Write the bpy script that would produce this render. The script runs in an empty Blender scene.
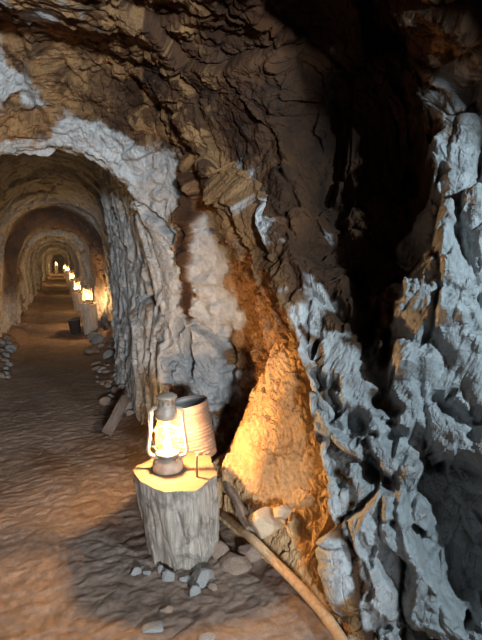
import bpy, bmesh, math, random
import numpy as np
from mathutils import Vector, Matrix

random.seed(7)
SC = bpy.context.scene
COL = SC.collection
PI = math.pi

# ------------------------------------------------------------------ camera
F_PX = 480.0
PITCH = math.radians(7.125)
YAW = math.radians(20.826)
CAM = np.array([0.0, 0.0, 1.45])
FW = np.array([math.sin(YAW)*math.cos(PITCH), math.cos(YAW)*math.cos(PITCH), -math.sin(PITCH)])
RT = np.array([math.cos(YAW), -math.sin(YAW), 0.0])
UP = np.cross(RT, FW)

cam_d = bpy.data.cameras.new('camera')
cam_d.sensor_fit = 'VERTICAL'
cam_d.sensor_height = 36.0
cam_d.lens = F_PX/640*36.0
cam_d.clip_start = 0.05
cam_d.clip_end = 300
cam = bpy.data.objects.new('camera', cam_d)
COL.objects.link(cam)
cam.location = CAM
cam.rotation_euler = (PI/2-PITCH, 0, -YAW)
SC.camera = cam


def ray(px, py):
    return FW*F_PX + RT*(px-241) + UP*(320-py)


def on_z(px, py, z):
    d = ray(px, py)
    return CAM + d*(z-CAM[2])/d[2]


def on_y(px, py, y):
    d = ray(px, py)
    return CAM + d*y/d[1]


# ------------------------------------------------------------------ noise
def _hash(ix, iy, iz, seed):
    h = (ix.astype(np.uint32)*np.uint32(374761393) + iy.astype(np.uint32)*np.uint32(668265263)
         + iz.astype(np.uint32)*np.uint32(2147483647) + np.uint32(seed*1013904223 & 0xffffffff))
    h ^= h >> np.uint32(13)
    h *= np.uint32(1274126177)
    h ^= h >> np.uint32(16)
    h *= np.uint32(2246822519)
    h ^= h >> np.uint32(15)
    return h


def _f(h, k):
    return ((h >> np.uint32(k)) & np.uint32(1023)).astype(np.float32)/1023.0


def perlin(P, scale, seed=0):
    Q = (P/np.asarray(scale, dtype=np.float64)).astype(np.float32)
    I = np.floor(Q)
    Fr = Q-I
    I = I.astype(np.int64)
    w = Fr*Fr*Fr*(Fr*(Fr*6-15)+10)
    out = np.zeros(len(P), np.float32)
    for dx in (0, 1):
        wx = w[:, 0] if dx else 1-w[:, 0]
        for dy in (0, 1):
            wy = w[:, 1] if dy else 1-w[:, 1]
            for dz in (0, 1):
                wz = w[:, 2] if dz else 1-w[:, 2]
                h = _hash(I[:, 0]+dx, I[:, 1]+dy, I[:, 2]+dz, seed)
                g = ((_f(h, 0)*2-1)*(Fr[:, 0]-dx) + (_f(h, 10)*2-1)*(Fr[:, 1]-dy) + (_f(h, 20)*2-1)*(Fr[:, 2]-dz))
                out += g*wx*wy*wz
    return out*1.3


def fbm(P, scale, octs=4, seed=0, gain=.5):
    s = np.asarray(scale, dtype=np.float64)
    out = np.zeros(len(P), np.float32)
    a = 1.0
    for k in range(octs):
        out += a*perlin(P, s/(2.03**k), seed+k*17)
        a *= gain
    return out


def ridged(P, scale, octs=3, seed=0):
    s = np.asarray(scale, dtype=np.float64)
    out = np.zeros(len(P), np.float32)
    a = 1.0
    for k in range(octs):
        out += a*(1-np.abs(perlin(P, s/(2.1**k), seed+k*13))*2.2)
        a *= .5
    return out-.9


def facets(P, scale, seed=0, tilt=.6, lift=.5):
    """broken-stone relief: each Voronoi cell is a tilted plane; returns (height in cell units, distance to the crack)"""
    Q = (P/np.asarray(scale, dtype=np.float64)).astype(np.float32)
    I = np.floor(Q).astype(np.int64)
    n = len(P)
    f1 = np.full(n, 9., np.float32)
    f2 = np.full(n, 9., np.float32)
    ht = np.zeros(n, np.float32)
    for dx in (-1, 0, 1):
        for dy in (-1, 0, 1):
            for dz in (-1, 0, 1):
                c0, c1, c2 = I[:, 0]+dx, I[:, 1]+dy, I[:, 2]+dz
                h = _hash(c0, c1, c2, seed)
                v0 = Q[:, 0]-(c0+_f(h, 0))
                v1 = Q[:, 1]-(c1+_f(h, 10))
                v2 = Q[:, 2]-(c2+_f(h, 20))
                d = v0*v0+v1*v1+v2*v2
                h2 = _hash(c0, c1, c2, seed+91)
                hh = ((_f(h2, 0)-.5)*v0+(_f(h2, 10)-.5)*v1+(_f(h2, 20)-.5)*v2)*2*tilt+(_f(h2, 5)-.5)*lift
                near = d < f1
                f2 = np.where(near, f1, np.minimum(f2, d))
                ht = np.where(near, hh, ht)
                f1 = np.where(near, d, f1)
    return ht, np.sqrt(f2)-np.sqrt(f1)


def sstep(a, b, x):
    t = np.clip((x-a)/(b-a), 0, 1)
    return t*t*(3-2*t)


# ------------------------------------------------------------------ materials
def new_mat(name):
    m = bpy.data.materials.new(name)
    m.use_nodes = True
    nt = m.node_tree
    b = nt.nodes['Principled BSDF']
    return m, nt, b


def N(nt, t, **kw):
    n = nt.nodes.new(t)
    for k, v in kw.items():
        if k in n.inputs:
            n.inputs[k].default_value = v
        else:
            setattr(n, k, v)
    return n


def rgb(c):
    return (c[0], c[1], c[2], 1)


def ramp(nt, src, stops):
    r = nt.nodes.new('ShaderNodeValToRGB')
    els = r.color_ramp.elements
    while len(els) < len(stops):
        els.new(.5)
    for e, (p, c) in zip(els, stops):
        e.position = p
        e.color = rgb(c)
    nt.links.new(src, r.inputs[0])
    return r.outputs[0]


def mixc(nt, fac, a, b, mode='MIX'):
    m = nt.nodes.new('ShaderNodeMix')
    m.data_type = 'RGBA'
    m.blend_type = mode
    for s, v in ((m.inputs[0], fac), (m.inputs[6], a), (m.inputs[7], b)):
        if hasattr(v, 'is_linked'):
            nt.links.new(v, s)
        else:
            s.default_value = v if isinstance(v, (int, float)) else rgb(v)
    return m.outputs[2]


def bump(nt, b, src, strength, dist):
    n = nt.nodes.new('ShaderNodeBump')
    n.inputs['Strength'].default_value = strength
    n.inputs['Distance'].default_value = dist
    nt.links.new(src, n.inputs['Height'])
    nt.links.new(n.outputs[0], b.inputs['Normal'])


def noise(nt, co, scale, detail=6, rough=.6, dist=0):
    n = N(nt, 'ShaderNodeTexNoise')
    n.inputs['Scale'].default_value = scale
    n.inputs['Detail'].default_value = detail
    n.inputs['Roughness'].default_value = rough
    n.inputs['Distortion'].default_value = dist
    nt.links.new(co, n.inputs['Vector'])
    return n.outputs['Fac']


def objco(nt):
    return nt.nodes.new('ShaderNodeTexCoord').outputs['Object']


def rock_mat():
    m, nt, b = new_mat('tunnel_rock')
    co = objco(nt)
    at = N(nt, 'ShaderNodeAttribute', attribute_name='stain').outputs['Fac']
    n1 = noise(nt, co, 3.5, 8, .65, .4)
    n2 = noise(nt, co, 17, 6, .65)
    n3 = noise(nt, co, 60, 4, .7)
    grey = ramp(nt, n2, [(.25, (.22, .22, .22)), (.5, (.36, .365, .365)), (.75, (.48, .485, .48))])
    brown = ramp(nt, n1, [(.3, (.066, .034, .016)), (.5, (.16, .084, .034)), (.72, (.29, .160, .064))])
    brown = mixc(nt, ramp(nt, n3, [(.4, (0, 0, 0)), (.7, (.35,)*3)]), brown, (.40, .235, .12))
    # grey veins dusted with brown
    dust = ramp(nt, n1, [(.5, (0, 0, 0)), (.75, (.28,)*3)])
    grey = mixc(nt, dust, grey, (.30, .19, .12))
    rust_and_shade = N(nt, 'ShaderNodeAttribute', attribute_name='rust_and_shade').outputs['Fac']  # mask of dark rust rock that also carries painted shade
    brown = mixc(nt, rust_and_shade, brown, ramp(nt, n1, [(.35, (.022, .011, .007)), (.7, (.085, .038, .016))]))
    c = mixc(nt, at, grey, brown)
    nt.links.new(c, b.inputs['Base Color'])
    b.inputs['Roughness'].default_value = .88
    b.inputs['Specular IOR Level'].default_value = .25
    add = N(nt, 'ShaderNodeMath', operation='MULTIPLY_ADD')
    nt.links.new(n3, add.inputs[0])
    add.inputs[1].default_value = .45
    nt.links.new(n2, add.inputs[2])
    # hairline cracks
    wv = N(nt, 'ShaderNodeMix', data_type='VECTOR')
    wv.inputs[0].default_value = .16
    nzc = N(nt, 'ShaderNodeTexNoise')
    nzc.inputs['Scale'].default_value = 5
    nzc.inputs['Detail'].default_value = 5
    nt.links.new(co, nzc.inputs['Vector'])
    nt.links.new(co, wv.inputs[4])
    nt.links.new(nzc.outputs['Color'], wv.inputs[5])
    vor = N(nt, 'ShaderNodeTexVoronoi', feature='DISTANCE_TO_EDGE')
    vor.inputs['Scale'].default_value = 9
    mpv = N(nt, 'ShaderNodeMapping')
    mpv.inputs['Scale'].default_value = (1.0, 1.5, .55)
    mpv.inputs['Rotation'].default_value = (.6, .2, 0)
    nt.links.new(wv.outputs[1], mpv.inputs[0])
    nt.links.new(mpv.outputs[0], vor.inputs['Vector'])
    mr = N(nt, 'ShaderNodeMapRange')
    mr.inputs[1].default_value = 0
    mr.inputs[2].default_value = .05
    nt.links.new(vor.outputs['Distance'], mr.inputs[0])
    ad2 = N(nt, 'ShaderNodeMath', operation='MULTIPLY_ADD')
    nt.links.new(mr.outputs[0], ad2.inputs[0])
    ad2.inputs[1].default_value = .18
    nt.links.new(add.outputs[0], ad2.inputs[2])
    bump(nt, b, ad2.outputs[0], .8, .022)
    return m


def earth_mat(name, lo, mid, hi, sc=1.0, bs=.5):
    m, nt, b = new_mat(name)
    co = objco(nt)
    n1 = noise(nt, co, 2.2*sc, 6, .6, .5)
    n2 = noise(nt, co, 28*sc, 6, .65)
    c = ramp(nt, n1, [(.3, lo), (.5, mid), (.72, hi)])
    c2 = mixc(nt, .55, c, ramp(nt, n2, [(.35, lo), (.68, hi)]))
    nt.links.new(c2, b.inputs['Base Color'])
    b.inputs['Roughness'].default_value = .93
    b.inputs['Specular IOR Level'].default_value = .2
    bump(nt, b, n2, bs, .015)
    return m


def stone_mat(name, lo, hi):
    m, nt, b = new_mat(name)
    co = objco(nt)
    n1 = noise(nt, co, 14, 6, .65)
    nt.links.new(ramp(nt, n1, [(.3, lo), (.7, hi)]), b.inputs['Base Color'])
    b.inputs['Roughness'].default_value = .9
    bump(nt, b, noise(nt, co, 60, 5, .6), .5, .006)
    return m


def wood_mat(name, lo, mid, hi, stretch=.06, sc=60):
    m, nt, b = new_mat(name)
    co = objco(nt)
    mp = N(nt, 'ShaderNodeMapping')
    mp.inputs['Scale'].default_value = (1, 1, stretch)
    nt.links.new(co, mp.inputs[0])
    n1 = noise(nt, mp.outputs[0], sc, 7, .7, .3)
    n2 = noise(nt, co, 7, 4, .6)
    c = ramp(nt, n1, [(.3, lo), (.5, mid), (.7, hi)])
    c = mixc(nt, ramp(nt, n2, [(.35, (0, 0, 0)), (.7, (.5,)*3)]), c, mid)
    n3 = noise(nt, co, 11, 5, .7, .8)
    c = mixc(nt, ramp(nt, n3, [(.50, (0, 0, 0)), (.68, (.75,)*3)]), c, lo)
    nt.links.new(c, b.inputs['Base Color'])
    b.inputs['Roughness'].default_value = .85
    b.inputs['Specular IOR Level'].default_value = .25
    bump(nt, b, n1, .8, .006)
    return m


def endgrain_mat():
    m, nt, b = new_mat('sawn_wood_top')
    co = objco(nt)
    w = N(nt, 'ShaderNodeTexWave', wave_type='RINGS', rings_direction='Z')
    w.inputs['Scale'].default_value = 18
    w.inputs['Distortion'].default_value = 3
    w.inputs['Detail'].default_value = 3
    nt.links.new(co, w.inputs[0])
    n = noise(nt, co, 30, 6, .7)
    c = mixc(nt, n, ramp(nt, w.outputs['Fac'], [(.1, (.15, .095, .055)), (.9, (.22, .15, .09))]), (.12, .08, .048))
    nt.links.new(c, b.inputs['Base Color'])
    b.inputs['Roughness'].default_value = .8
    bump(nt, b, n, .4, .004)
    return m


def metal_mat(name, c, rough=.5, metallic=.7, rust=None):
    m, nt, b = new_mat(name)
    co = objco(nt)
    n = noise(nt, co, 22, 6, .65)
    dark = rust or tuple(v*.7 for v in c)
    nt.links.new(ramp(nt, n, [(.35, dark), (.62, c)]), b.inputs['Base Color'])
    b.inputs['Metallic'].default_value = metallic
    b.inputs['Roughness'].default_value = rough
    bump(nt, b, n, .15, .002)
    return m


def glass_mat():
    m = bpy.data.materials.new('lantern_glass')
    m.use_nodes = True
    nt = m.node_tree
    nt.nodes.remove(nt.nodes['Principled BSDF'])
    out = nt.nodes['Material Output']
    tr = N(nt, 'ShaderNodeBsdfTransparent')
    tr.inputs[0].default_value = (.97, .95, .9, 1)
    tl = N(nt, 'ShaderNodeBsdfTranslucent')
    tl.inputs[0].default_value = (.085, .050, .0150, 1)
    gl = N(nt, 'ShaderNodeBsdfGlossy')
    gl.inputs['Roughness'].default_value = .08
    m1 = N(nt, 'ShaderNodeMixShader')
    m1.inputs[0].default_value = .35
    nt.links.new(tr.outputs[0], m1.inputs[1])
    nt.links.new(tl.outputs[0], m1.inputs[2])
    m2 = N(nt, 'ShaderNodeMixShader')
    m2.inputs[0].default_value = .02
    nt.links.new(m1.outputs[0], m2.inputs[1])
    nt.links.new(gl.outputs[0], m2.inputs[2])
    nt.links.new(m2.outputs[0], out.inputs[0])
    return m


def flame_mat():
    m, nt, b = new_mat('flame')
    nt.nodes.remove(b)
    em = N(nt, 'ShaderNodeEmission')
    em.inputs[0].default_value = (1, .66, .26, 1)
    em.inputs[1].default_value = 14
    tr = N(nt, 'ShaderNodeBsdfTransparent')
    ad = N(nt, 'ShaderNodeAddShader')
    nt.links.new(em.outputs[0], ad.inputs[0])
    nt.links.new(tr.outputs[0], ad.inputs[1])
    nt.links.new(ad.outputs[0], nt.nodes['Material Output'].inputs[0])
    return m


M = {
    'rock': rock_mat(),
    'floor': earth_mat('packed_earth', (.12, .086, .068), (.20, .145, .115), (.29, .215, .17)),
    'bank': earth_mat('loose_orange_earth', (.29, .17, .08), (.47, .30, .15), (.60, .42, .23), 1.6, .6),
    'stone_grey': stone_mat('grey_stone', (.14, .135, .13), (.33, .32, .31)),
    'stone_brown': stone_mat('brown_stone', (.15, .10, .075), (.30, .21, .155)),
    'stone_tan': stone_mat('tan_stone', (.38, .27, .17), (.55, .42, .29)),
    'bark': wood_mat('weathered_wood', (.07, .06, .05), (.28, .24, .20), (.46, .41, .35), .09, 55),
    'endgrain': endgrain_mat(),
    'pole': wood_mat('pale_pole_wood', (.28, .17, .09), (.46, .30, .17), (.58, .40, .25)),
    'old_board': wood_mat('dark_old_board', (.06, .05, .045), (.12, .10, .09), (.19, .16, .14)),
    'board': wood_mat('grey_board', (.14, .10, .075), (.27, .20, .15), (.38, .29, .22)),
    'lantern': metal_mat('lantern_tin', (.34, .29, .24), .5, .1, (.23, .18, .14)),
    'can': metal_mat('ribbed_tin', (.26, .20, .16), .5, .3, (.18, .125, .09)),
    'can_inside': metal_mat('dull_tin', (.22, .20, .19), .6, .4),
    'iron': metal_mat('old_iron', (.30, .24, .20), .6, .7, (.22, .12, .07)),
    'glass': glass_mat(),
    'flame': flame_mat(),
    'bucket': metal_mat('dark_bucket', (.075, .06, .055), .7, .2),
}


# ------------------------------------------------------------------ object helpers
def link_mesh(name, me, mat, parent=None, smooth=False):
    if mat:
        for mm in (mat if isinstance(mat, (list, tuple)) else [mat]):
            me.materials.append(mm)
    if smooth:
        me.polygons.foreach_set('use_smooth', [True]*len(me.polygons))
    o = bpy.data.objects.new(name, me)
    COL.objects.link(o)
    if parent:
        o.parent = parent
    return o


def from_bm(name, bm, mat, parent=None, smooth=False):
    me = bpy.data.meshes.new(name)
    bm.normal_update()
    bm.to_mesh(me)
    bm.free()
    return link_mesh(name, me, mat, parent, smooth)


def tag(o, label=None, cat=None, group=None, kind=None):
    if label:
        o['label'] = label
    if cat:
        o['category'] = cat
    if group:
        o['group'] = group
    if kind:
        o['kind'] = kind
    return o


def empty(name, loc, label, cat, group=None, rz=0):
    o = bpy.data.objects.new(name, None)
    o.empty_display_size = .05
    COL.objects.link(o)
    o.location = loc
    o.rotation_euler = (0, 0, rz)
    return tag(o, label, cat, group)


def copy_tree(o, parent=None):
    c = o.copy()
    COL.objects.link(c)
    if parent:
        c.parent = parent
    for ch in list(o.children):
        copy_tree(ch, c)
    return c


def lathe(bm, prof, seg=40, closed_ends=True):
    rings = []
    for r, z in prof:
        rings.append([bm.verts.new((r*math.cos(2*PI*k/seg), r*math.sin(2*PI*k/seg), z)) for k in range(seg)])
    for a, b in zip(rings, rings[1:]):
        for k in range(seg):
            bm.faces.new((a[k], a[(k+1) % seg], b[(k+1) % seg], b[k]))
    if closed_ends:
        bm.faces.new(list(reversed(rings[0])))
        bm.faces.new(rings[-1])


def tube(bm, pts, rad, seg=10):
    pts = [Vector(p) for p in pts]
    n = len(pts)
    rads = rad if isinstance(rad, (list, tuple)) else [rad]*n
    rings = []
    ref = None
    for i, p in enumerate(pts):
        t = (pts[min(i+1, n-1)]-pts[max(i-1, 0)]).normalized()
        if ref is None:
            ref = t.orthogonal().normalized()
        ref = (ref-t*ref.dot(t)).normalized()
        bi = t.cross(ref)
        rings.append([bm.verts.new(p+(ref*math.cos(2*PI*k/seg)+bi*math.sin(2*PI*k/seg))*rads[i]) for k in range(seg)])
    for a, b in zip(rings, rings[1:]):
        for k in range(seg):
            bm.faces.new((a[k], a[(k+1) % seg], b[(k+1) % seg], b[k]))
    bm.faces.new(list(reversed(rings[0])))
    bm.faces.new(rings[-1])


def spline(pts, n):
    """Catmull-Rom through pts"""
    pts = [Vector(p) for p in pts]
    P = [pts[0]*2-pts[1]]+pts+[pts[-1]*2-pts[-2]]
    out = []
    m = len(pts)-1
    for i in range(n+1):
        u = i/n*m
        k = min(int(u), m-1)
        t = u-k
        a, b, c, d = P[k:k+4]
        out.append(.5*((2*b)+(c-a)*t+(2*a-5*b+4*c-d)*t*t+(3*b-a-3*c+d)*t**3))
    return out


# ------------------------------------------------------------------ the tunnel
RINGS = [3.5, 10.9, 13.3, 16.4, 19.2, 23.5, 27.0, 33.0, 38.0, 45.0, 58.0]


def axis_x(y):
    return .55*np.clip((y-32)/43, 0, 1)**2


def ring_tight(y):
    """0..1 : 1 at the narrow ribs"""
    t = np.zeros_like(y)
    for r in RINGS:
        w = .55 if r < 5 else .30*max(1, (r/7)**.7)
        front = np.exp(-((y-r)/w)**2)
        t = np.maximum(t, front)
    return t


ZC = 1.0
CR_Z = [-.4, 0, .3, .69, 1.15, 1.49, 1.78, 2.07, 2.8]
CR_Y = [1.2, 1.36, 1.55, 1.76, 2.0, 2.2, 2.43, 2.75, 3.0]
CR_X = [1.01, 1.01, 1.02, .985, 1.02, .985, .95, .88, .87]


def right_x(y, z):
    yc = np.interp(z, CR_Z, CR_Y)
    xc = np.interp(z, CR_Z, CR_X)
    near = xc+1.15*np.maximum(yc-y, 0)
    near = np.minimum(near, 2.1)
    # behind the crest: a pocket, then the grey panel closing in to the first rib
    dy = y-yc
    pocket = xc+(.19-.13*sstep(.8, 1.5, z))*sstep(0.0, .2, dy)
    neck = np.maximum(ring_tight(y), sstep(3.2, 3.6, y)*sstep(7.0, 5.8, y))
    far_w = .92-(.25-.03*sstep(9, 10.5, y)+.08*sstep(11, 13, y))*neck-.09*sstep(3.6, 5.4, y)*sstep(7.0, 5.8, y)
    k = sstep(2.95, 3.5, y)
    back = pocket*(1-k)+far_w*k
    return np.where(dy < 0, near, back)+axis_x(y)


def left_x(y, z):
    w = .97-.22*ring_tight(y)
    k = sstep(3.4, 1.5, y)
    return axis_x(y)-(w*(1-k)+1.35*k)


def top_z(y):
    far = 2.88-.43*sstep(7.0, 9.5, y)-(.38+.36*sstep(6.0, 4.6, y)-.05*sstep(9, 10.5, y)+.08*sstep(11, 13, y))*ring_tight(y)
    k = sstep(3.5, 2.6, y)
    return far*(1-k)+2.62*k


def tunnel_base(y, th):
    n = 2.7
    c, s = np.cos(th), np.sin(th)
    u = np.sign(c)*np.abs(c)**(2/n)
    v = np.sign(s)*np.abs(s)**(2/n)
    z = np.where(v >= 0, ZC+v*(top_z(y)-ZC), ZC+v*1.6)
    u = np.where(v < 0, np.sign(c)*1.0, u)
    x = np.where(u >= 0, axis_x(y)+u*(right_x(y, z)-axis_x(y)), axis_x(y)-u*(left_x(y, z)-axis_x(y)))
    return np.stack([x, y, z], -1)


def make_grid(ys, ths):
    Y, T = np.meshgrid(ys, ths, indexing='ij')
    P = tunnel_base(Y.ravel(), T.ravel())
    G = P.reshape(len(ys), len(ths), 3)
    return G


def grid_normals(G):
    dy = np.gradient(G, axis=0)
    dt = np.gradient(G, axis=1)
    n = np.cross(dy, dt)
    n /= np.linalg.norm(n, axis=-1, keepdims=True)+1e-9
    # smooth so the relief grows out evenly
    for _ in range(6):
        m = n.copy()
        m[1:-1] += n[:-2]+n[2:]
        m[:, 1:-1] += n[:, :-2]+n[:, 2:]
        n = m/(np.linalg.norm(m, axis=-1, keepdims=True)+1e-9)
    return n


def seg_dist(P, pts):
    best = np.full(len(P), 1e9)
    for a, b in zip(pts, pts[1:]):
        ab = b-a
        t = np.clip(((P-a)@ab)/(ab@ab+1e-12), 0, 1)
        d = np.linalg.norm(P-(a+t[:, None]*ab), axis=1)
        best = np.minimum(best, d)
    return best


# anchor points of the landmarks on the near wall and roof (where a sight line meets the smooth wall)
_ays = np.arange(.5, 6.2, .012)
_ath = np.linspace(-.5, PI+.2, 700)
_AG = make_grid(_ays, _ath).reshape(-1, 3)
_v = _AG-CAM
_dep = _v@FW
_ax = 241+F_PX*(_v@RT)/np.maximum(_dep, .05)
_ay = 320-F_PX*(_v@UP)/np.maximum(_dep, .05)
_ok = _dep > .3


def anchor(px, py):
    d = (_ax-px)**2+(_ay-py)**2
    d[~_ok] = 1e9
    c = np.where(d < max(16, d.min()*1.5))[0]
    return _AG[c[np.argmin(_dep[c])]]


def A(*pp):
    return [anchor(*p) for p in pp]


# relief: (points, half width in metres, height; + stands out, - cut in, edge softness)
RELIEF = [
    # dark hollow high in the right wall
    (A((335, 60), (350, 140), (370, 220)), .26, -.27),
    (A((300, 130), (318, 220)), .12, -.13),
    (A((345, 255), (366, 330), (388, 405)), .048, -.18),
    (A((325, 290), (345, 335)), .035, -.09),
    (A((405, 70), (411, 150)), .06, -.12),
    (A((432, 215), (415, 290), (405, 350)), .075, .11),
    # bright block on the right
    (A((462, 130), (450, 230), (440, 300)), .13, .12),
    (A((425, 350), (450, 330)), .10, .05),
    # dark seam where the blue face meets the earth bank
    ([np.array((x+.055, y-.05, z)) for x, y, z in zip(CR_X[1:5], CR_Y[1:5], CR_Z[1:5])], .026, -.06),
    # diagonal gaps in the blue face
    (A((304, 348), (331, 399), (366, 432), (380, 475)), .036, -.15),
    (A((400, 427), (428, 461)), .045, -.13),
    (A((445, 398), (480, 422)), .038, -.13),
    (A((452, 490), (468, 545), (475, 580)), .12, -.28),
    (A((395, 520), (410, 580), (400, 640)), .02, -.04),
    # lower blue panel
    (A((365, 500), (385, 600)), .08, .03),
    # cleft between grey panel and the orange face
    (A((222, 330), (226, 390), (228, 450)), .05, -.12),
    # hanging drape of dark rock
    (A((196, 165), (190, 215)), .070, .12),
    (A((189, 210), (184, 262)), .048, .10),
    (A((184, 255), (179, 322)), .028, .07),
    # spine of the orange ridge running up to the roof
    (A((205, 165), (235, 235), (268, 320), (285, 400)), .05, .05),
    # fissures of the grey panel
    (A((91, 200), (112, 232), (126, 270), (134, 308), (145, 340), (145, 367)), .030, -.17),
    (A((134, 292), (153, 316), (161, 356), (164, 378)), .030, -.16),
    (A((177, 326), (182, 356), (190, 383)), .030, -.16),
    (A((177, 321), (201, 335), (223, 354)), .022, -.11),
    (A((134, 205), (152, 220), (169, 240)), .022, -.11),
    (A((60, 158), (100, 168), (135, 212)), .034, -.16),
    # hollow behind the stump
    (A((165, 400), (190, 420), (205, 450)), .10, -.08),
]

# rock colour anchors: value 1 = rust brown, 0 = clean grey
STAIN = [
    ((40, 18), .18, .05), ((100, 14), .6, .10), ((12, 95), .16, .10), ((92, 45), .5, .06), ((30, 55), .85, .08),
    ((80, 75), .9, .12), ((150, 60), .95, .2), ((30, 125), .9, .12), ((120, 115), .8, .1), ((150, 20), .95, .2),
    ((220, 40), .95, .25), ((220, 110), .95, .2), ((180, 130), .9, .12), ((300, 40), .95, .25), ((300, 110), .95, .2),
    ((70, 150), .2, .10), ((120, 160), .12, .12), ((155, 190), .12, .12), ((30, 158), .35, .1),
    ((150, 250), .03, .2), ((160, 320), .03, .2), ((205, 250), .10, .10), ((205, 320), .10, .12), ((150, 390), .35, .12), ((200, 390), .15, .1),
    ((192, 190), .95, .06), ((187, 240), .98, .04), ((184, 300), .9, .035), ((205, 160), .95, .07),
    ((215, 195), .9, .06), ((228, 240), .9, .06), ((245, 300), .95, .08), ((262, 270), .95, .07), ((262, 350), .95, .1), ((282, 380), .9, .08), ((255, 420), .9, .12), ((285, 440), .9, .1), ((232, 350), .95, .06),
    ((222, 165), .45, .04), ((248, 215), .15, .05), ((232, 175), .4, .05), ((262, 200), .85, .05), ((285, 250), .9, .05),
    ((318, 205), .25, .04), ((322, 260), .6, .05), ((310, 300), .3, .05), ((305, 180), .85, .05), ((340, 240), .95, .08), ((365, 260), .95, .08), ((345, 190), .97, .15), ((350, 100), .97, .2), ((390, 190), .95, .1), ((395, 60), .95, .1), ((385, 250), .9, .06),
    ((416, 22), .1, .04), ((412, 60), .3, .04), ((440, 30), .8, .06), ((465, 40), .6, .06), ((437, 90), .7, .04), ((455, 70), .3, .06), ((450, 120), .25, .07), ((430, 140), .85, .05),
    ((470, 110), .3, .08), ((455, 200), .03, .12), ((465, 270), .03, .12), ((430, 215), .1, .06), ((412, 300), .12, .06), ((400, 345), .08, .08), ((440, 360), .05, .1), ((470, 330), .35, .04), ((460, 440), .15, .1), ((430, 260), .8, .035), ((450, 160), .3, .04),
    ((375, 330), .85, .05), ((360, 300), .85, .05), ((385, 400), .6, .04),
    ((320, 370), .05, .08), ((345, 430), .05, .1), ((330, 480), .05, .1), ((370, 480), .05, .1), ((360, 560), .05, .15), ((400, 560), .08, .15), ((400, 620), .08, .15), ((310, 340), .25, .04), ((450, 540), .2, .15), ((470, 620), .2, .15), ((360, 640), .3, .06),
]
ST_P = np.array([anchor(*s[0]) for s in STAIN])
ST_V = np.array([s[1] for s in STAIN])
ST_R = np.array([s[2] for s in STAIN])


def stain_of(P):
    """broken patches of brown on grey; past the first rib the rock is a dusty brown-grey"""
    out = .22+.10*sstep(6.5, 9.5, P[:, 1])
    near = np.where((P[:, 1] < 4.4))[0]
    W = P + np.stack([fbm(P, .22, 3, 300+k)*.09 for k in range(3)], -1)
    Q = W[near]
    num = np.full(len(Q), .7*.02)
    den = np.full(len(Q), .02)
    for p, v, r in zip(ST_P, ST_V, ST_R):
        w = np.exp(-((Q-p)**2).sum(1)/(2*(r*.8)**2))+.004*np.exp(-((Q-p)**2).sum(1)/(2*(r*3)**2))
        num += w*v
        den += w
    near_v = num/den
    k = sstep(3.6, 4.3, P[near, 1])
    out[near] = near_v*(1-k)+.22*k
    n = fbm(P, .10, 4, 340)*.36+fbm(P, .03, 2, 345)*.16+fbm(P, .5, 2, 350)*.25
    n = n+np.where(P[:, 1] > 4, .15*fbm(P, (2, .5, 2), 3, 360), 0)
    st = sstep(.36, .64, out+n*.8)
    for pts, r in RUST_AND_SHADE[-3:]:      # the drape of dark rock is brown all through
        st = np.maximum(st, sstep(r*1.3, r*.8, seg_dist(P, pts)))
    for pts, r in RUST_AND_SHADE[2:3]:
        st = np.maximum(st, sstep(r*1.2, r*.6, seg_dist(W, pts)))
    return np.clip(st, 0, 1)


RUST_AND_SHADE = [(A((450, 5), (475, 15)), .08), (A((270, 60), (300, 190), (318, 255)), .30), ([np.array((x+.03, y-.03, z)) for x, y, z in zip(CR_X[1:5], CR_Y[1:5], CR_Z[1:5])], .03), (A((225, 50), (285, 130), (300, 215)), .20), (A((345, 20), (345, 110), (365, 200), (385, 290)), .42), (A((300, 120), (312, 220)), .2), (A((250, 10), (255, 60), (240, 125)), .25), (A((195, 170), (190, 215)), .075), (A((189, 210), (184, 262)), .05), (A((184, 255), (179, 322)), .03)]  # dark rust rock, plus the shade of the hollow painted as colour


def rust_and_shade_of(P):
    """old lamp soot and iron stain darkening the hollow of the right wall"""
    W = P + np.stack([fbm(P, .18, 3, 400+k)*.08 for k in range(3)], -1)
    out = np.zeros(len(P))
    for pts, r in RUST_AND_SHADE:
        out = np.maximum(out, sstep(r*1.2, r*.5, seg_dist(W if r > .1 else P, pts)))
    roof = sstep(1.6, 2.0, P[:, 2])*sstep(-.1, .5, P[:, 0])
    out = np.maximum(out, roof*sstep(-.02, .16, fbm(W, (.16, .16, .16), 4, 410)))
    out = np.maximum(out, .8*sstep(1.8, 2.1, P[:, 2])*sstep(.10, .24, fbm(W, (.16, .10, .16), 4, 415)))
    return out


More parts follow.
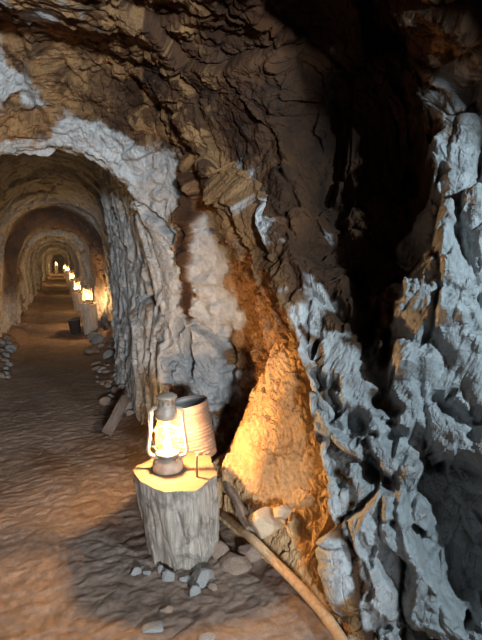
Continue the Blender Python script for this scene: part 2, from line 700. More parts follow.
def relief(P, near=True):
    """rock relief along the inward normal, metres: coarse blocks, fine grain"""
    y = P[:, 1]
    W = P+np.stack([fbm(P, .45, 2, 10+k)*.07+perlin(P, .035, 15+k)*.006 for k in range(3)], -1)
    d = fbm(P, .9, 2, 3)*.05
    # strata dip along the crest on the right wall: stretch the blocks that way
    D = np.stack([W[:, 0]*1.0, W[:, 1]*.85-.55*W[:, 2], W[:, 2]*.75+.45*W[:, 1]], -1)
    right = sstep(.2, .8, P[:, 0])*sstep(2.9, 2.6, y)
    panel = sstep(.3, .6, P[:, 0])*sstep(2.85, 3.05, y)*sstep(5.5, 4.5, y)*sstep(2.3, 2.0, P[:, 2])
    calm = 1-.6*panel
    h1, e1 = facets(D, (.42, .30, .55), 1, .8, .6)
    d += h1*(.055+.075*right)
    h2, e2 = facets(D, (.15, .12, .21), 2, .85, .7)
    d += h2*.028*(.7+.3*right)*calm
    # fissures and overlapping shells running round the bore
    sh = sstep(2.75, 3.1, y)
    ang = np.arctan2(P[:, 2]-ZC, P[:, 0]-axis_x(y))
    AQ = np.stack([ang*.9, y*.5, y*0], -1)
    warp = y+.20*fbm(AQ, .8, 3, 50)+.14*fbm(P, .30, 3, 55)
    per = np.where(y < 7, .30, .62)
    ph = (warp/per) % 1.0
    cell = np.floor(warp/per)
    am = .5+1.2*fbm(np.stack([ang*1.2, cell*3.7, y*0], -1), .9, 2, 58)
    am = np.clip(am, 0, 1)
    d -= sh*am*.055*ph
    d -= sh*am*.085*np.exp(-((ph-.02)/.07)**2)
    if not near:
        return d, 0
    h3, e3 = facets(D, (.055, .045, .075), 3, .85, .7)
    d += h3*.010*calm
    d -= .045*right*np.exp(-(e1/.05)**2)
    d -= .016*calm*np.exp(-(e2/.07)**2)
    h4, e4 = facets(W, (.024, .022, .03), 4, .8, .6)
    f = h4*.0045*calm
    f += ridged(W, .09, 2, 30)*.004
    f -= .004*np.exp(-(e3/.10)**2)
    return d, f


def apply_features(P0):
    d = np.zeros(len(P0))
    W = P0+np.stack([fbm(P0, .12, 2, 70+k)*.018+facets(P0, (.11, .09, .13), 75+k, .5, 1.0)[0]*.06 for k in range(3)], -1)
    W2 = P0+np.stack([fbm(P0, .07, 2, 80+k)*.02 for k in range(3)], -1)
    for pts, hw, h in RELIEF:
        dist = seg_dist(W if hw > .025 else W2, pts)
        d += h*sstep(hw*1.45, hw*.6, dist)
    return d


def build_tunnel(ys, ths, near):
    G = make_grid(ys, ths)
    n = grid_normals(G)
    P = G.reshape(-1, 3)
    nn = n.reshape(-1, 3)
    # inward = towards the axis
    inw = np.stack([axis_x(P[:, 1])-P[:, 0], 0*P[:, 0], ZC-P[:, 2]], -1)
    sgn = np.sign((inw*nn).sum(1))
    sgn[sgn == 0] = 1
    nn = nn*sgn[:, None]
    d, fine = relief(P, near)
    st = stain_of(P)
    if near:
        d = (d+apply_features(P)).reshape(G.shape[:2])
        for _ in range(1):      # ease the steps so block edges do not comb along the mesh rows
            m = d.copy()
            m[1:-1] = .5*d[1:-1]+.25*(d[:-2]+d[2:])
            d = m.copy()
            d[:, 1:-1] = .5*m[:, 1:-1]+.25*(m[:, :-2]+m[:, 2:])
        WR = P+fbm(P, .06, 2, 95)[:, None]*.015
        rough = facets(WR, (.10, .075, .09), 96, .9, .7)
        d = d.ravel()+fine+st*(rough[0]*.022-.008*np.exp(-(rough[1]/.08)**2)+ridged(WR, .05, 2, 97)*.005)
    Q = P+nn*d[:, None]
    so = rust_and_shade_of(P) if near else .9*np.exp(-((P[:, 1]-10.55)/.55)**4)*sstep(.3, 1.0, P[:, 2])
    if not near:       # shade of the unlit rib by the second lantern, put into its colour
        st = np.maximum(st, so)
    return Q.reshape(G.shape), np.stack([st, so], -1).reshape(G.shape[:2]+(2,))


def ring_steps(a, b, f):
    out = [a]
    while out[-1] < b:
        out.append(out[-1]+f(out[-1]))
    out[-1] = b
    return np.array(out)


Q_ = .92     # mesh spacing factor
ys_near = ring_steps(.25, 6.3, lambda y: Q_*(.014 if y < .85 else .0035 if y < 2.25 else .0052 if y < 2.8 else .0085 if y < 4.4 else .012))
ys_far = ring_steps(6.28, 63.6, lambda y: Q_*.0032*y)


def thetas(nr, nl):
    a = np.linspace(-.62, PI*.47, nr)
    b = np.linspace(PI*.47, PI+.62, nl)[1:]
    return np.concatenate([a, b])


th_near = thetas(int(540/Q_), int(220/Q_))
th_far = thetas(int(170/Q_), int(150/Q_))
PARTS = {'wall_right': [], 'ceiling': [], 'wall_left': []}
LIM = (PI*.27, PI*.73)
for ys, ths, nr in ((ys_near, th_near, True), (ys_far, th_far, False)):
    G, S = build_tunnel(ys, ths, nr)
    i1 = int(np.searchsorted(ths, LIM[0]))
    i2 = int(np.searchsorted(ths, LIM[1]))
    for nm, a, b in (('wall_right', 0, i1), ('ceiling', i1, i2), ('wall_left', i2, len(ths)-1)):
        PARTS[nm].append((G[:, a:b+1], S[:, a:b+1]))


def grids_to_mesh(name, grids, mat, kind='structure', smooth=True):
    vs, fs, st, base = [], [], [], 0
    for G, S in grids:
        a, b = G.shape[:2]
        idx = np.arange(a*b).reshape(a, b)+base
        fs.append(np.stack([idx[:-1, :-1], idx[:-1, 1:], idx[1:, 1:], idx[1:, :-1]], -1).reshape(-1, 4))
        vs.append(G.reshape(-1, 3))
        st.append(S.reshape(-1) if S.ndim == 2 else S.reshape(-1, 2))
        base += a*b
    V = np.concatenate(vs).astype(np.float32)
    Fc = np.concatenate(fs).astype(np.int32)
    me = bpy.data.meshes.new(name)
    me.vertices.add(len(V))
    me.vertices.foreach_set('co', V.ravel())
    me.loops.add(len(Fc)*4)
    me.loops.foreach_set('vertex_index', Fc.ravel())
    me.polygons.add(len(Fc))
    me.polygons.foreach_set('loop_start', np.arange(0, len(Fc)*4, 4, dtype=np.int32))
    me.polygons.foreach_set('loop_total', np.full(len(Fc), 4, np.int32))
    me.update(calc_edges=True)
    me.polygons.foreach_set('use_smooth', np.full(len(Fc), smooth))
    st = np.concatenate(st).astype(np.float32)
    if st.ndim == 2:
        for q, an in enumerate(('stain', 'rust_and_shade')):
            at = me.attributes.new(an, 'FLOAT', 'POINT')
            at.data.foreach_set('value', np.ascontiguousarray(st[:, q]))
    o = link_mesh(name, me, mat)
    if kind:
        o['kind'] = kind
    return o


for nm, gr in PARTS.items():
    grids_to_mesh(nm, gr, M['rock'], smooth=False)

# unseen rock jamb, added to keep the mouth daylight off the right wall
jy = np.linspace(0, 1, 40)
ja = np.linspace(-.3, 2.9, 70)
JU, JZ = np.meshgrid(jy, ja, indexing='ij')
JX = .52+np.abs(JU-.5)**2*0+2.2*np.maximum(np.abs(JU-.5)*2-.25, 0)
JYv = -.95+.22*np.sin((JU-.5)*PI)*1.0
JP = np.stack([JX.ravel(), JYv.ravel(), JZ.ravel()], -1)
JP[:, 0] += fbm(JP, .5, 4, 610)*.12
JP[:, 1] += fbm(JP, .5, 4, 611)*.10
jm = grids_to_mesh('added_shade_jamb', [(JP.reshape(JU.shape+(3,)), np.stack([np.full(JU.shape, .5), np.zeros(JU.shape)], -1))], M['rock'], smooth=False)

# far end of the bore
bm = bmesh.new()
bmesh.ops.create_grid(bm, x_segments=24, y_segments=24, size=1.7, matrix=Matrix.Translation((.3, 63.0, 1.3)) @ Matrix.Rotation(PI/2, 4, 'X'))
for v in bm.verts:
    v.co.y += .25*math.sin(v.co.x*5)*math.cos(v.co.z*4)
o = from_bm('wall_end', bm, M['rock'])
o['kind'] = 'structure'


# ------------------------------------------------------------------ floor
def floor_z(P):
    """P: n x 2"""
    Q = np.stack([P[:, 0], P[:, 1], np.zeros(len(P))], -1)
    W = Q+np.stack([fbm(Q, .25, 2, 110+k)*.06 for k in range(3)], -1)
    z = fbm(Q, .9, 2, 120)*.03
    z += ridged(W, (.17, .10, .2), 3, 130)*.0045-.004*np.exp(-(facets(W, (.16, .10, .16), 131)[1]/.07)**2)
    z += perlin(W, (.10, .07, .1), 140)*.008
    z += fbm(W, .035, 2, 145)*.0035
    # trodden thresholds under the ribs
    y = P[:, 1]
    far = sstep(6, 9, y)
    z += far*(.15*ring_tight(y)-.05)
    # rubble rise at the foot of the walls
    cx = axis_x(y)
    side = np.maximum(sstep(.40, .85, P[:, 0]-cx)*sstep(2.9, 3.6, y), sstep(.5, .95, -(P[:, 0]-cx)))
    lump = facets(W, (.16, .16, .16), 150, .9, .7)[0]
    z += side*(.13+.06*lump)
    return z


def floor_grid(ys, xs):
    Y, X = np.meshgrid(ys, xs, indexing='ij')
    P = np.stack([X.ravel()+axis_x(Y.ravel()), Y.ravel()], -1)
    z = floor_z(P)
    return np.stack([P[:, 0], P[:, 1], z], -1).reshape(len(ys), len(xs), 3)


fy1 = ring_steps(.2, 5.0, lambda y: .02 if y < 1 else .0085)
fy2 = ring_steps(4.99, 63.6, lambda y: .0035*y)
g1 = floor_grid(fy1, np.linspace(-1.5, 1.7, 360))
g2 = floor_grid(fy2, np.linspace(-1.2, 1.2, 110))
grids_to_mesh('floor', [(g1, np.zeros(g1.shape[:2])), (g2, np.zeros(g2.shape[:2]))], M['floor'])


def ground(x, y):
    return float(floor_z(np.array([[x, y], [x, y]]))[0])


# ------------------------------------------------------------------ bank of loose orange earth against the right wall
def toe_x(y):
    return .80+(2.3-y)*.24


by = np.arange(1.2, 3.1, .006)
bu = np.linspace(0, 1, 150)
BXMAX = right_x(by, np.full(len(by), .35))+np.where(by < 1.75, .03, .16)
BY, BU = np.meshgrid(by, bu, indexing='ij')
tt = BU*np.minimum(.55, BXMAX-toe_x(by)+.05)[:, None]-.05
BX = toe_x(BY)+tt
hgt = 1.05*np.clip((tt)/.34, -.2, 1.3)**1 * sstep(3.05, 2.2, BY)*(.35+.65*sstep(1.4, 2.2, BY))*sstep(1.30, 1.62, BY)
hgt = hgt-1.2*np.maximum(BX-right_x(BY, np.maximum(hgt, .1))-.02, 0)
hgt = np.where(BY < 1.45, hgt-.5*np.maximum(BX-1.15, 0), hgt)
BP = np.stack([BX.ravel(), BY.ravel(), hgt.ravel()], -1)
WB = BP+np.stack([fbm(BP, .15, 3, 210+k)*.05 for k in range(3)], -1)
lump = facets(WB, (.12, .12, .12), 220, .9, .6)[0]*.024+facets(WB, (.05,)*3, 221, .9, .6)[0]*.016+facets(WB, (.022,)*3, 224, .9, .6)[0]*.008+fbm(BP, .3, 3, 222)*.05+fbm(BP, .02, 2, 223)*.003
mask = sstep(0, .06, tt.ravel())
BP[:, 0] -= lump*mask*.7
BP[:, 2] += lump*mask*.7 - .05*(1-mask) + .02*mask
fz = floor_z(BP[:, :2])
BP[:, 2] += fz
bank = grids_to_mesh('earth_bank', [(BP.reshape(BY.shape+(3,)), np.ones(BY.shape))], M['bank'], kind=None, smooth=False)
tag(bank, 'slope of loose orange earth heaped against the right rock wall', 'earth', kind='stuff')


# ------------------------------------------------------------------ stump
def make_stump(name):
    root = bpy.data.objects.new(name, None)
    COL.objects.link(root)
    seg, rows = 220, 50
    H = .405
    rnd = random.Random(3)

    ANG = np.linspace(0, 2*PI, seg, endpoint=False)
    # outline of a split log: flats joined by rounded corners
    flats = [(0.1, .98), (.95, 1.02), (1.75, 1.0), (2.6, .97), (3.5, 1.0), (4.1, .96), (4.75, .98), (5.5, 1.0)]
    R0 = np.min([d/np.maximum(np.cos(ANG-f), .25) for f, d in flats], axis=0)
    R0 = np.minimum(R0, 1.09)
    tt = np.linspace(0, 1, rows+1)
    TT, AA = np.meshgrid(tt, ANG, indexing='ij')
    cyl = np.stack([np.cos(AA).ravel()*.2, np.sin(AA).ravel()*.2, TT.ravel()*H], -1)
    warp = np.stack([perlin(cyl, (.1, .1, .2), 510+k)*.012 for k in range(3)], -1)
    gr = ridged(cyl+warp, (.030, .030, .55), 3, 500)*.0035+fbm(cyl, (.09, .09, .2), 3, 505)*.014
    crack = perlin(cyl+warp, (.07, .07, .8), 520)
    gr = gr-.012*np.exp(-(crack/.03)**2)
    gr = gr.reshape(TT.shape)*(1-.55*TT**8)
    taper = .83+.17*TT**.7
    RX, RY = .197, .225
    rr_ = R0[None, :]*taper
    X = np.cos(AA)*(rr_*RX+gr)+(1-TT)*.035
    Y = np.sin(AA)*(rr_*RY+gr)-(1-TT)*.045
    Zt = .010*np.sin(2*ANG+1)+.003*np.sin(7*ANG)
    Z = TT*H+Zt[None, :]*TT**6+np.maximum(0, np.sin(4*AA+.5))*-.02*(1-TT)**4
    foot = .03*np.maximum(0, np.cos(AA+.25))**2+.02*np.maximum(0, np.sin(AA*3))   # ragged, broken foot on the right
    Z = Z+foot*(1-TT)**3
    bm = bmesh.new()
    rings = [[bm.verts.new((X[i, k], Y[i, k], Z[i, k])) for k in range(seg)] for i in range(rows+1)]
    for a, b in zip(rings, rings[1:]):
        for k in range(seg):
            bm.faces.new((a[k], a[(k+1) % seg], b[(k+1) % seg], b[k]))
    bm.faces.new(list(reversed(rings[0])))
    from_bm('trunk', bm, M['bark'], root, True)
    # sawn top, slightly rough
    bm = bmesh.new()
    prev = None
    for j in range(12):
        f = 1-j/12
        ring = []
        for k in range(seg):
            c = perlin(np.array([[X[-1, k]*f, Y[-1, k]*f, 0.]]), .05, 530)[0]
            ring.append(bm.verts.new((X[-1, k]*f, Y[-1, k]*f, H+Zt[k]*f+.0008+(0 if j == 0 else .0014*float(c)))))
        if prev:
            for k in range(seg):
                bm.faces.new((prev[k], prev[(k+1) % seg], ring[(k+1) % seg], ring[k]))
        prev = ring
    bm.faces.new(prev)
    tag(from_bm('sawn_top', bm, M['endgrain'], root, True), 'pale sawn top of the stump')
    return root


ST = np.array([.515, 2.285, 0])
stump = make_stump('tree_stump')
stump.location = (ST[0], ST[1], ground(ST[0], ST[1])-.012)
stump.rotation_euler = (0, 0, math.radians(-12.5))
tag(stump, 'weathered grey tree stump in the foreground carrying the large lit lantern', 'stump')
ZT = stump.location.z+.405

# iron staple in the stump, in front of the can
p = on_z(197, 477, ZT)
bm = bmesh.new()
b0 = Matrix.Rotation(math.radians(12.5), 3, 'Z') @ (Vector(p)-stump.location)
tube(bm, [b0+Vector((0, 0, -.03)), b0+Vector((0, 0, .105)), b0+Vector((.008, .0, .115)), b0+Vector((.03, .003, .115))], .0055, 8)
tag(from_bm('iron_staple', bm, M['iron'], stump, True), 'rusty iron staple driven into the stump top')


# ------------------------------------------------------------------ lantern
def make_lantern(name):
    root = bpy.data.objects.new(name, None)
    COL.objects.link(root)
    L = M['lantern']
    bm = bmesh.new()
    lathe(bm, [(.060, 0), (.074, .002), (.077, .008), (.077, .036), (.074, .046), (.060, .056), (.040, .062), (.036, .064)], 48)
    tank = from_bm('fuel_tank', bm, L, root, True)
    bm = bmesh.new()
    lathe(bm, [(.011, 0), (.011, .012), (.009, .014)], 16)
    for v in bm.verts:
        v.co += Vector((.048, -.03, .052))
    from_bm('filler_cap', bm, L, tank, True)
    bm = bmesh.new()
    lathe(bm, [(.034, .062), (.036, .074), (.050, .080), (.058, .086), (.058, .091), (.048, .093)], 40)
    from_bm('burner', bm, L, root, True)
    bm = bmesh.new()
    lathe(bm, [(.030, .094), (.044, .104), (.0555, .130), (.0595, .165), (.0575, .20), (.051, .235), (.043, .262), (.040, .276)], 48, False)
    from_bm('glass_globe', bm, M['glass'], root, True)
    bm = bmesh.new()
    lathe(bm, [(.001, .098), (.012, .104), (.0175, .125), (.017, .145), (.010, .175), (.004, .198), (.0005, .21)], 20)
    from_bm('flame', bm, M['flame'], root, True)
    # hood
    bm = bmesh.new()
    lathe(bm, [(.038, .266), (.054, .268), (.056, .276), (.052, .300), (.050, .318), (.044, .330), (.040, .334), (.040, .372), (.043, .374)], 40)
    hood = from_bm('chimney_hood', bm, L, root, True)
    bm = bmesh.new()
    for k in range(10):
        a = 2*PI*k/10
        m = Matrix.Rotation(a, 4, 'Z') @ Matrix.Translation((.0405, 0, .352)) @ Matrix.Diagonal((.002, .010, .020, 1))
        bmesh.ops.create_cube(bm, size=1, matrix=m)
    from_bm('vent_slots', bm, M['iron'], hood)
    bm = bmesh.new()
    lathe(bm, [(.030, .370), (.051, .372), (.054, .377), (.050, .384), (.036, .392), (.012, .397)], 40)
    from_bm('top_cap', bm, L, root, True)
    bm = bmesh.new()
    ring = [(.010*math.cos(a)*1.0, 0, .413+.020*math.sin(a)) for a in [2*PI*k/24 for k in range(25)]]
    tube(bm, ring, .0022, 6)
    from_bm('lifting_ring', bm, M['iron'], root, True)
    # the two air tubes
    for s in (-1, 1):
        bm = bmesh.new()
        pts = spline([(s*.046, 0, .322), (s*.068, 0, .318), (s*.078, 0, .298), (s*.084, 0, .22), (s*.095, 0, .135), (s*.098, 0, .105), (s*.088, 0, .080), (s*.066, 0, .068), (s*.045, 0, .052)], 48)
        tube(bm, pts, .0095, 12)
        from_bm('air_tube', bm, L, root, True)
    # wire guards round the globe
    for zz, r in ((.118, .0635), (.205, .0655)):
        bm = bmesh.new()
        tube(bm, [(r*math.cos(2*PI*k/40), r*math.sin(2*PI*k/40), zz) for k in range(41)], .0021, 6)
        for s in (-1, 1):
            tube(bm, [(s*r, 0, zz), (s*.088, 0, zz+.004)], .0021, 6)
        from_bm('wire_guard', bm, L, root, True)
    # carrying bail, dropped to one side
    bm = bmesh.new()
    hp = Vector((.080, 0, .30))
    pts = []
    for k in range(25):
        a = PI*k/24
        pts.append((.086*math.cos(a), -.03-.055*math.sin(a), .30-.165*math.sin(a)**.8))
    tube(bm, [(.086, 0, .30)]+pts+[(-.086, 0, .30)], .0024, 6)
    from_bm('bail_handle', bm, L, root, True)
    for s in (-1, 1):
        bm = bmesh.new()
        lathe(bm, [(.008, -.004), (.010, 0), (.008, .004)], 14)
        bmesh.ops.rotate(bm, verts=bm.verts, cent=(0, 0, 0), matrix=Matrix.Rotation(PI/2, 3, 'X'))
        for v in bm.verts:
            v.co += Vector((s*.084, -.006, .302))
        from_bm('bail_ear', bm, L, root, True)
    return root


def lamp_light(loc, watts, rad=.02):
    d = bpy.data.lights.new('lantern_flame_light', 'POINT')
    d.energy = watts
    d.color = (1.0, .58, .24)
    d.shadow_soft_size = rad
    o = bpy.data.objects.new('lantern_flame_light', d)
    COL.objects.link(o)
    o.location = loc
    return o


LP = on_z(168, 470, ZT)
lantern = make_lantern('hurricane_lantern')
lantern.location = (LP[0], LP[1], ZT+.004)
lantern.rotation_euler = (0, 0, math.radians(-20))
tag(lantern, 'large lit tin hurricane lantern on the foreground stump beside the ribbed can', 'lantern', 'lit hurricane lanterns along the tunnel')
lamp_light((LP[0], LP[1], ZT+.20), 56)


# ------------------------------------------------------------------ ribbed can
def stone_mesh(name, seed, mat):
    r = random.Random(seed)
    bm = bmesh.new()
    bmesh.ops.create_icosphere(bm, subdivisions=4, radius=1)
    planes = []
    for _ in range(9):
        v = Vector((r.gauss(0, 1), r.gauss(0, 1), r.gauss(0, 1))).normalized()
        planes.append((v, r.uniform(.55, .85)))
    for v in bm.verts:
        p = v.co.copy()
        for n_, d_ in planes:
            e = p.dot(n_)-d_
            if e > 0:
                p -= n_*e*.92
        v.co = p
    P = np.array([v.co[:] for v in bm.verts])
    dn = fbm(P+seed*3.1, .5, 3, seed)*.06
    for v, k in zip(bm.verts, dn):
        v.co *= 1+float(k)
    me = bpy.data.meshes.new(name)
    bm.to_mesh(me)
    bm.free()
    me.materials.append(mat)
    return me


def make_can():
    root = empty('ribbed_can', (0, 0, 0), 'tilted open ribbed tin can just behind the large lantern and its stump', 'can')
    R, H, n = .120, .315, 130
    prof = [(.0005, 0.003), (R*.9, 0.003), (R*.98, 0), (R+.002, .003)]
    for i in range(n+1):
        t = i/n
        z = .008+t*(H-.016)
        rib = .0046*math.sin(t*2*PI*15)*(1 if .08 < t < .92 else 0)
        prof.append((R+rib, z))
    prof += [(R+.004, H-.006), (R+.004, H)]
    bm = bmesh.new()
    lathe(bm, prof, 64, False)
    from_bm('can_wall', bm, M['can'], root, True)
    bm = bmesh.new()
    lathe(bm, [(R+.002, H-.001), (R-.002, H-.001), (R-.005, H-.01), (R-.006, .012), (.0005, .010)], 64, False)
    tag(from_bm('can_inside', bm, M['can_inside'], root, True), 'dull dark inside of the can')
    bm = bmesh.new()
    tube(bm, [((R+.002)*math.cos(2*PI*k/64), (R+.002)*math.sin(2*PI*k/64), H) for k in range(65)], .0035, 8)
    from_bm('rim', bm, M['can'], root, True)
    return root


can = make_can()
cp = (.702, 2.575, ZT-.085)
tilt = math.radians(10)
vr = Vector((RT[0], RT[1], 0))
ax = Vector((FW[0], FW[1], 0)).normalized()
rotm = Matrix.Rotation(-tilt, 4, ax)
can.rotation_euler = rotm.to_euler()
can.location = (cp[0], cp[1], cp[2]+.006+.106*math.sin(tilt))


sup = stone_mesh('boulder', 77, M['stone_brown'])
sup = bpy.data.objects.new('boulder', sup)
COL.objects.link(sup)
sup.scale = (.125, .115, .20)
sup.location = (cp[0]+.01, cp[1]+.02, .165)
tag(sup, 'upright brown block of rock behind the stump, under the ribbed can', 'stone')


# ------------------------------------------------------------------ poles, boards
def pole(name, pts, rad, mat, label, cat, seg=14, n=40):
    o0 = Vector(pts[0])
    bm = bmesh.new()
    sp = spline([Vector(p)-o0 for p in pts], n)
    rads = [rad*(1+.05*math.sin(i*1.3)) for i in range(n+1)] if not isinstance(rad, tuple) else [rad[0]+(rad[1]-rad[0])*i/n for i in range(n+1)]
    tube(bm, sp, rads, seg)
    o = from_bm(name, bm, mat, None, True)
    o.location = o0
    return tag(o, label, cat)


a = on_y(221, 512, 2.42)
pole('bent_pole', [a, on_z(250, 537, .14), on_z(270, 557, .11), on_z(300, 587, .09), on_z(326, 617, .08), on_z(346, 648, .07), on_z(358, 672, .06)],
     (.020, .024), M['pole'], 'long pale bent pole curving along the foot of the earth bank', 'pole')


def board(name, p0, p1, w, t, mat, label, roll=0):
    p0, p1 = Vector(p0), Vector(p1)
    d = p1-p0
    Ln = d.length
    bm = bmesh.new()
    bmesh.ops.create_cube(bm, size=1, matrix=Matrix.Translation((0, 0, Ln/2)) @ Matrix.Diagonal((w, t, Ln, 1)))
    bmesh.ops.subdivide_edges(bm, edges=[e for e in bm.edges if abs(e.verts[0].co.z-e.verts[1].co.z) > .01], cuts=12, use_grid_fill=True)
    for v in bm.verts:
        v.co.x += .003*math.sin(v.co.z*23+v.co.y*90)
        v.co.y += .003*math.sin(v.co.z*31+v.co.x*70)
        if v.co.z > Ln-.001:
            v.co.z += .012*math.sin(v.co.x*120)
    bmesh.ops.bevel(bm, geom=[e for e in bm.edges if e.calc_face_angle(0) > 1], offset=.003, segments=2, affect='EDGES')
    o = from_bm(name, bm, mat)
    o.location = p0
    o.rotation_mode = 'QUATERNION'
    from mathutils import Quaternion
    o.rotation_quaternion = d.to_track_quat('Z', 'Y') @ Quaternion((0, 0, 1), roll)
    return tag(o, label, 'board')


board('wooden_board', on_z(251, 530, .15), on_y(223, 474, 2.52), .052, .026, M['board'], 'short grey wooden board leaning between the stump and the earth bank', .4)
board('wooden_board', on_z(107, 433, .07), on_y(126, 397, 4.2),   .085, .04, M['old_board'], 'dark grey wooden plank leaning at the right wall behind the stump', .6)


# ------------------------------------------------------------------ stones
PLACED = []
SM = [stone_mesh('stone', k, M['stone_grey']) for k in range(5)]
SB = [stone_mesh('stone', 20+k, M['stone_brown']) for k in range(4)]
STN = [stone_mesh('stone', 40+k, M['stone_tan']) for k in range(2)]


def stone(me, px, py, wpx, hpx, label, group=None, z=None, sink=.3, deep=None, rz=None, name='stone'):
    zz = 0.03 if z is None else z
    p = on_z(px, py+hpx*.35, zz)
    for _ in range(3):
        if z is None:
            zz = ground(p[0], p[1])
            p = on_z(px, py+hpx*.35, zz)
    dep = (p-CAM)@FW
    w = wpx*dep/F_PX/1.5
    h = hpx*dep/F_PX/1.4
    if group and 'rubble' in group:
        for qx, qy, qr in PLACED:
            if math.hypot(p[0]-qx, p[1]-qy) < (qr+w)*.85:
                return None
        PLACED.append((p[0], p[1], w))
    o = bpy.data.objects.new(name, me)
    COL.objects.link(o)
    o.scale = (w, deep*w if deep else w*.8, h)
    o.location = (p[0], p[1], zz+h*(1-2*sink)*.7)
    o.rotation_euler = (random.uniform(-.15, .15), random.uniform(-.15, .15), -YAW+(rz if rz is not None else random.uniform(-.5, .5)))
    return tag(o, label, 'stone', group)


NEAR = [
    (SM[0], 135.6, 571, 9, 7, 'small grey stone left of the stump foot, farthest left of the loose stones'),
    (SM[1], 168.5, 575, 10, 11, 'pale angular stone just below the lowest point of the stump'),
    (SM[2], 160.5, 569, 6, 8, 'small upright grey pebble touching the left foot of the stump'),
    (SM[3], 147, 572, 7, 4, 'tiny flat grey pebble midway between the stump foot and the leftmost stone'),
    (SM[4], 185, 578, 10, 5, 'small dull flat stone between the two pale stones below the stump'),
    (SM[0], 202, 577, 22, 13, 'largest flat pale grey stone lying on the floor below the stump'),
    (SM[1], 195, 590, 9, 12, 'narrow brownish stone leaning below the largest flat pale stone'),
    (SB[0], 213, 586, 9, 6, 'small brown stone right of and below the largest flat pale stone'),
    (SB[1], 166, 608, 11, 7, 'lone low brown stone in the trodden earth in front of the stump'),
    (SM[3], 153, 627, 18, 5, 'long flat half-buried stone at the bottom edge left of centre'),
    (SM[2], 207, 638, 15, 7, 'bluish grey stone cut by the bottom edge of the frame'),
    (SB[2], 250, 550, 19, 17, 'rounded grey-brown stone wedged under the bent pole'),
    (SB[3], 219, 549, 20, 14, 'squat brown stone against the right foot of the stump'),
]
for me, px, py, w, h, lb in NEAR:
    stone(me, px, py, w, h, lb, 'loose stones around the stump')
stone(SB[0], 238, 558, 32, 20, 'broad low brown boulder half buried right of the stump', sink=.62, name='boulder')
stone(STN[0], 264, 524, 28, 26, 'pale tan block of stone lodged above the bent pole on the bank', z=.13, sink=.1, rz=.5, name='boulder')
stone(STN[1], 282, 512, 16, 12, 'small tan stone beside the pale block on the earth bank', z=.24, sink=.2)

rr = random.Random(11)
for k in range(80):
    t = rr.random()
    px = 98+t*20+rr.uniform(-12, 14)
    py = 338+t*70+rr.uniform(-12, 14)
    s = rr.choice((2.5, 3, 3.5, 4.5, 6, 9))
    stone(rr.choice(SB+SM[:2]), px, py, s*rr.uniform(1.1, 1.7), s, 'dusty grey-brown rubble stone along the foot of the right wall beyond the stump', 'rubble at the foot of the right wall', sink=.4)
for k in range(50):
    px = rr.uniform(-4, 20)
    py = 338+rr.random()**1.3*40
    if px > 16-(py-338)*.25:
        px *= .5
    s = rr.uniform(2.5, 6)
    stone(rr.choice(SM+SB), px, py, s*1.5, s, 'small dark rubble stone along the foot of the left wall', 'rubble at the foot of the left wall', sink=.25)

# ------------------------------------------------------------------ lanterns deeper in the tunnel
DEEP = [
    # x, y, stump height, watts, words
    (.545, 10.1, .60, 9, 'second lit lantern down the tunnel, on a tall pale post', 'tall pale wooden post under the second lantern, beside the dark bucket'),
    (.50, 14.2, .58, 9, 'third lit lantern down the tunnel, past the dark bucket', 'wooden post under the third lantern down the tunnel'),
    (.54, 20.5, .66, 10, 'fourth lit lantern down the tunnel, small and bright', 'wooden post under the fourth lantern down the tunnel'),
    (.55, 29.5, .78, 12, 'fifth lit lantern down the tunnel, a small bright dot', 'wooden post under the fifth lantern down the tunnel'),
    (.55, 41.0, .76, 14, 'sixth lit lantern down the tunnel, nearest the dark far end', 'wooden post under the sixth lantern down the tunnel'),
    (-.12, 53.0, .98, 20, 'farthest lit lantern, the only one on the left side', 'wooden post under the farthest lantern on the left'),
]
PALE = [c for c in stump.children if c.name.startswith('trunk')][0].data.copy()
PALE.materials[0] = wood_mat('pale_post_wood', (.30, .25, .20), (.48, .41, .34), (.60, .53, .45))
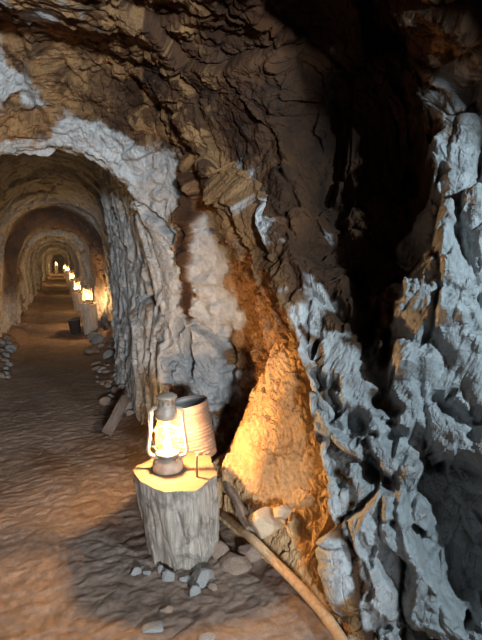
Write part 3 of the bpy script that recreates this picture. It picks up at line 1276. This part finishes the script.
for x, y, h, wt, l1, l2 in DEEP:
    g = ground(x, y)
    c = copy_tree(lantern)
    c.location = (x, y, g+h)
    c['label'] = l1
    s = copy_tree(stump)
    for ch in list(s.children):
        if ch.name.startswith('iron_staple'):
            bpy.data.objects.remove(ch)
    for ch in s.children:
        if ch.name.startswith('trunk'):
            ch.data = PALE
    s.location = (x, y, g-.02)
    s.rotation_euler = (0, 0, .4)
    s.scale = (.78, .62, (h+.018)/.405)
    s['label'] = l2
    s['group'] = 'wooden lantern posts along the tunnel'
    s.name = 'lantern_post'
    lamp_light((x, y, g+h+.16), wt*(6.5 if y < 25 else 16))

# dark bucket beside the second lantern
bk = empty('dark_bucket', (.30, 10.25, ground(.30, 10.25)+.012), 'dark tapered bucket standing on the floor left of the second lantern post', 'bucket')
bm = bmesh.new()
lathe(bm, [(.0005, .002), (.088, .002), (.094, .006), (.125, .285), (.130, .29), (.130, .30), (.122, .30), (.118, .285), (.086, .014), (.0005, .012)], 40, False)
from_bm('pail', bm, M['bucket'], bk, True)
bm = bmesh.new()
tube(bm, [(.132*math.cos(2*PI*k/40), .132*math.sin(2*PI*k/40), .297) for k in range(41)], .006, 8)
from_bm('rim', bm, M['board'], bk, True)
bk.rotation_euler = (math.radians(3), math.radians(-7), 0)

# ------------------------------------------------------------------ daylight from the tunnel mouth behind the camera, plus an added side light
w = bpy.data.worlds.new('outdoor_sky')
SC.world = w
w.use_nodes = True
bg = w.node_tree.nodes['Background']
bg.inputs[0].default_value = (.62, .80, 1.0, 1)
bg.inputs[1].default_value = .02


def area(name, loc, target, size, watts, color):
    d = bpy.data.lights.new(name, 'AREA')
    d.shape = 'DISK'
    d.size = size
    d.energy = watts
    d.color = color
    o = bpy.data.objects.new(name, d)
    COL.objects.link(o)
    o.location = loc
    o.rotation_euler = (Vector(target)-Vector(loc)).to_track_quat('-Z', 'Y').to_euler()
    return o


area('mouth_daylight', (-.25, -4.5, 1.75), (.3, 3.0, 1.2), .6, 370, (.86, .94, 1.0))
area('added_side_light', (1.72, -.5, 2.2), (1.4, 1.8, 1.25), .12, 46, (.66, .87, 1.0))  # side light added to rake the blue face; its opening is assumed

SC.view_settings.view_transform = 'Standard'
SC.view_settings.look = 'None'
SC.view_settings.gamma = 1
SC.view_settings.use_curve_mapping = False
SC.view_settings.exposure = 0.6
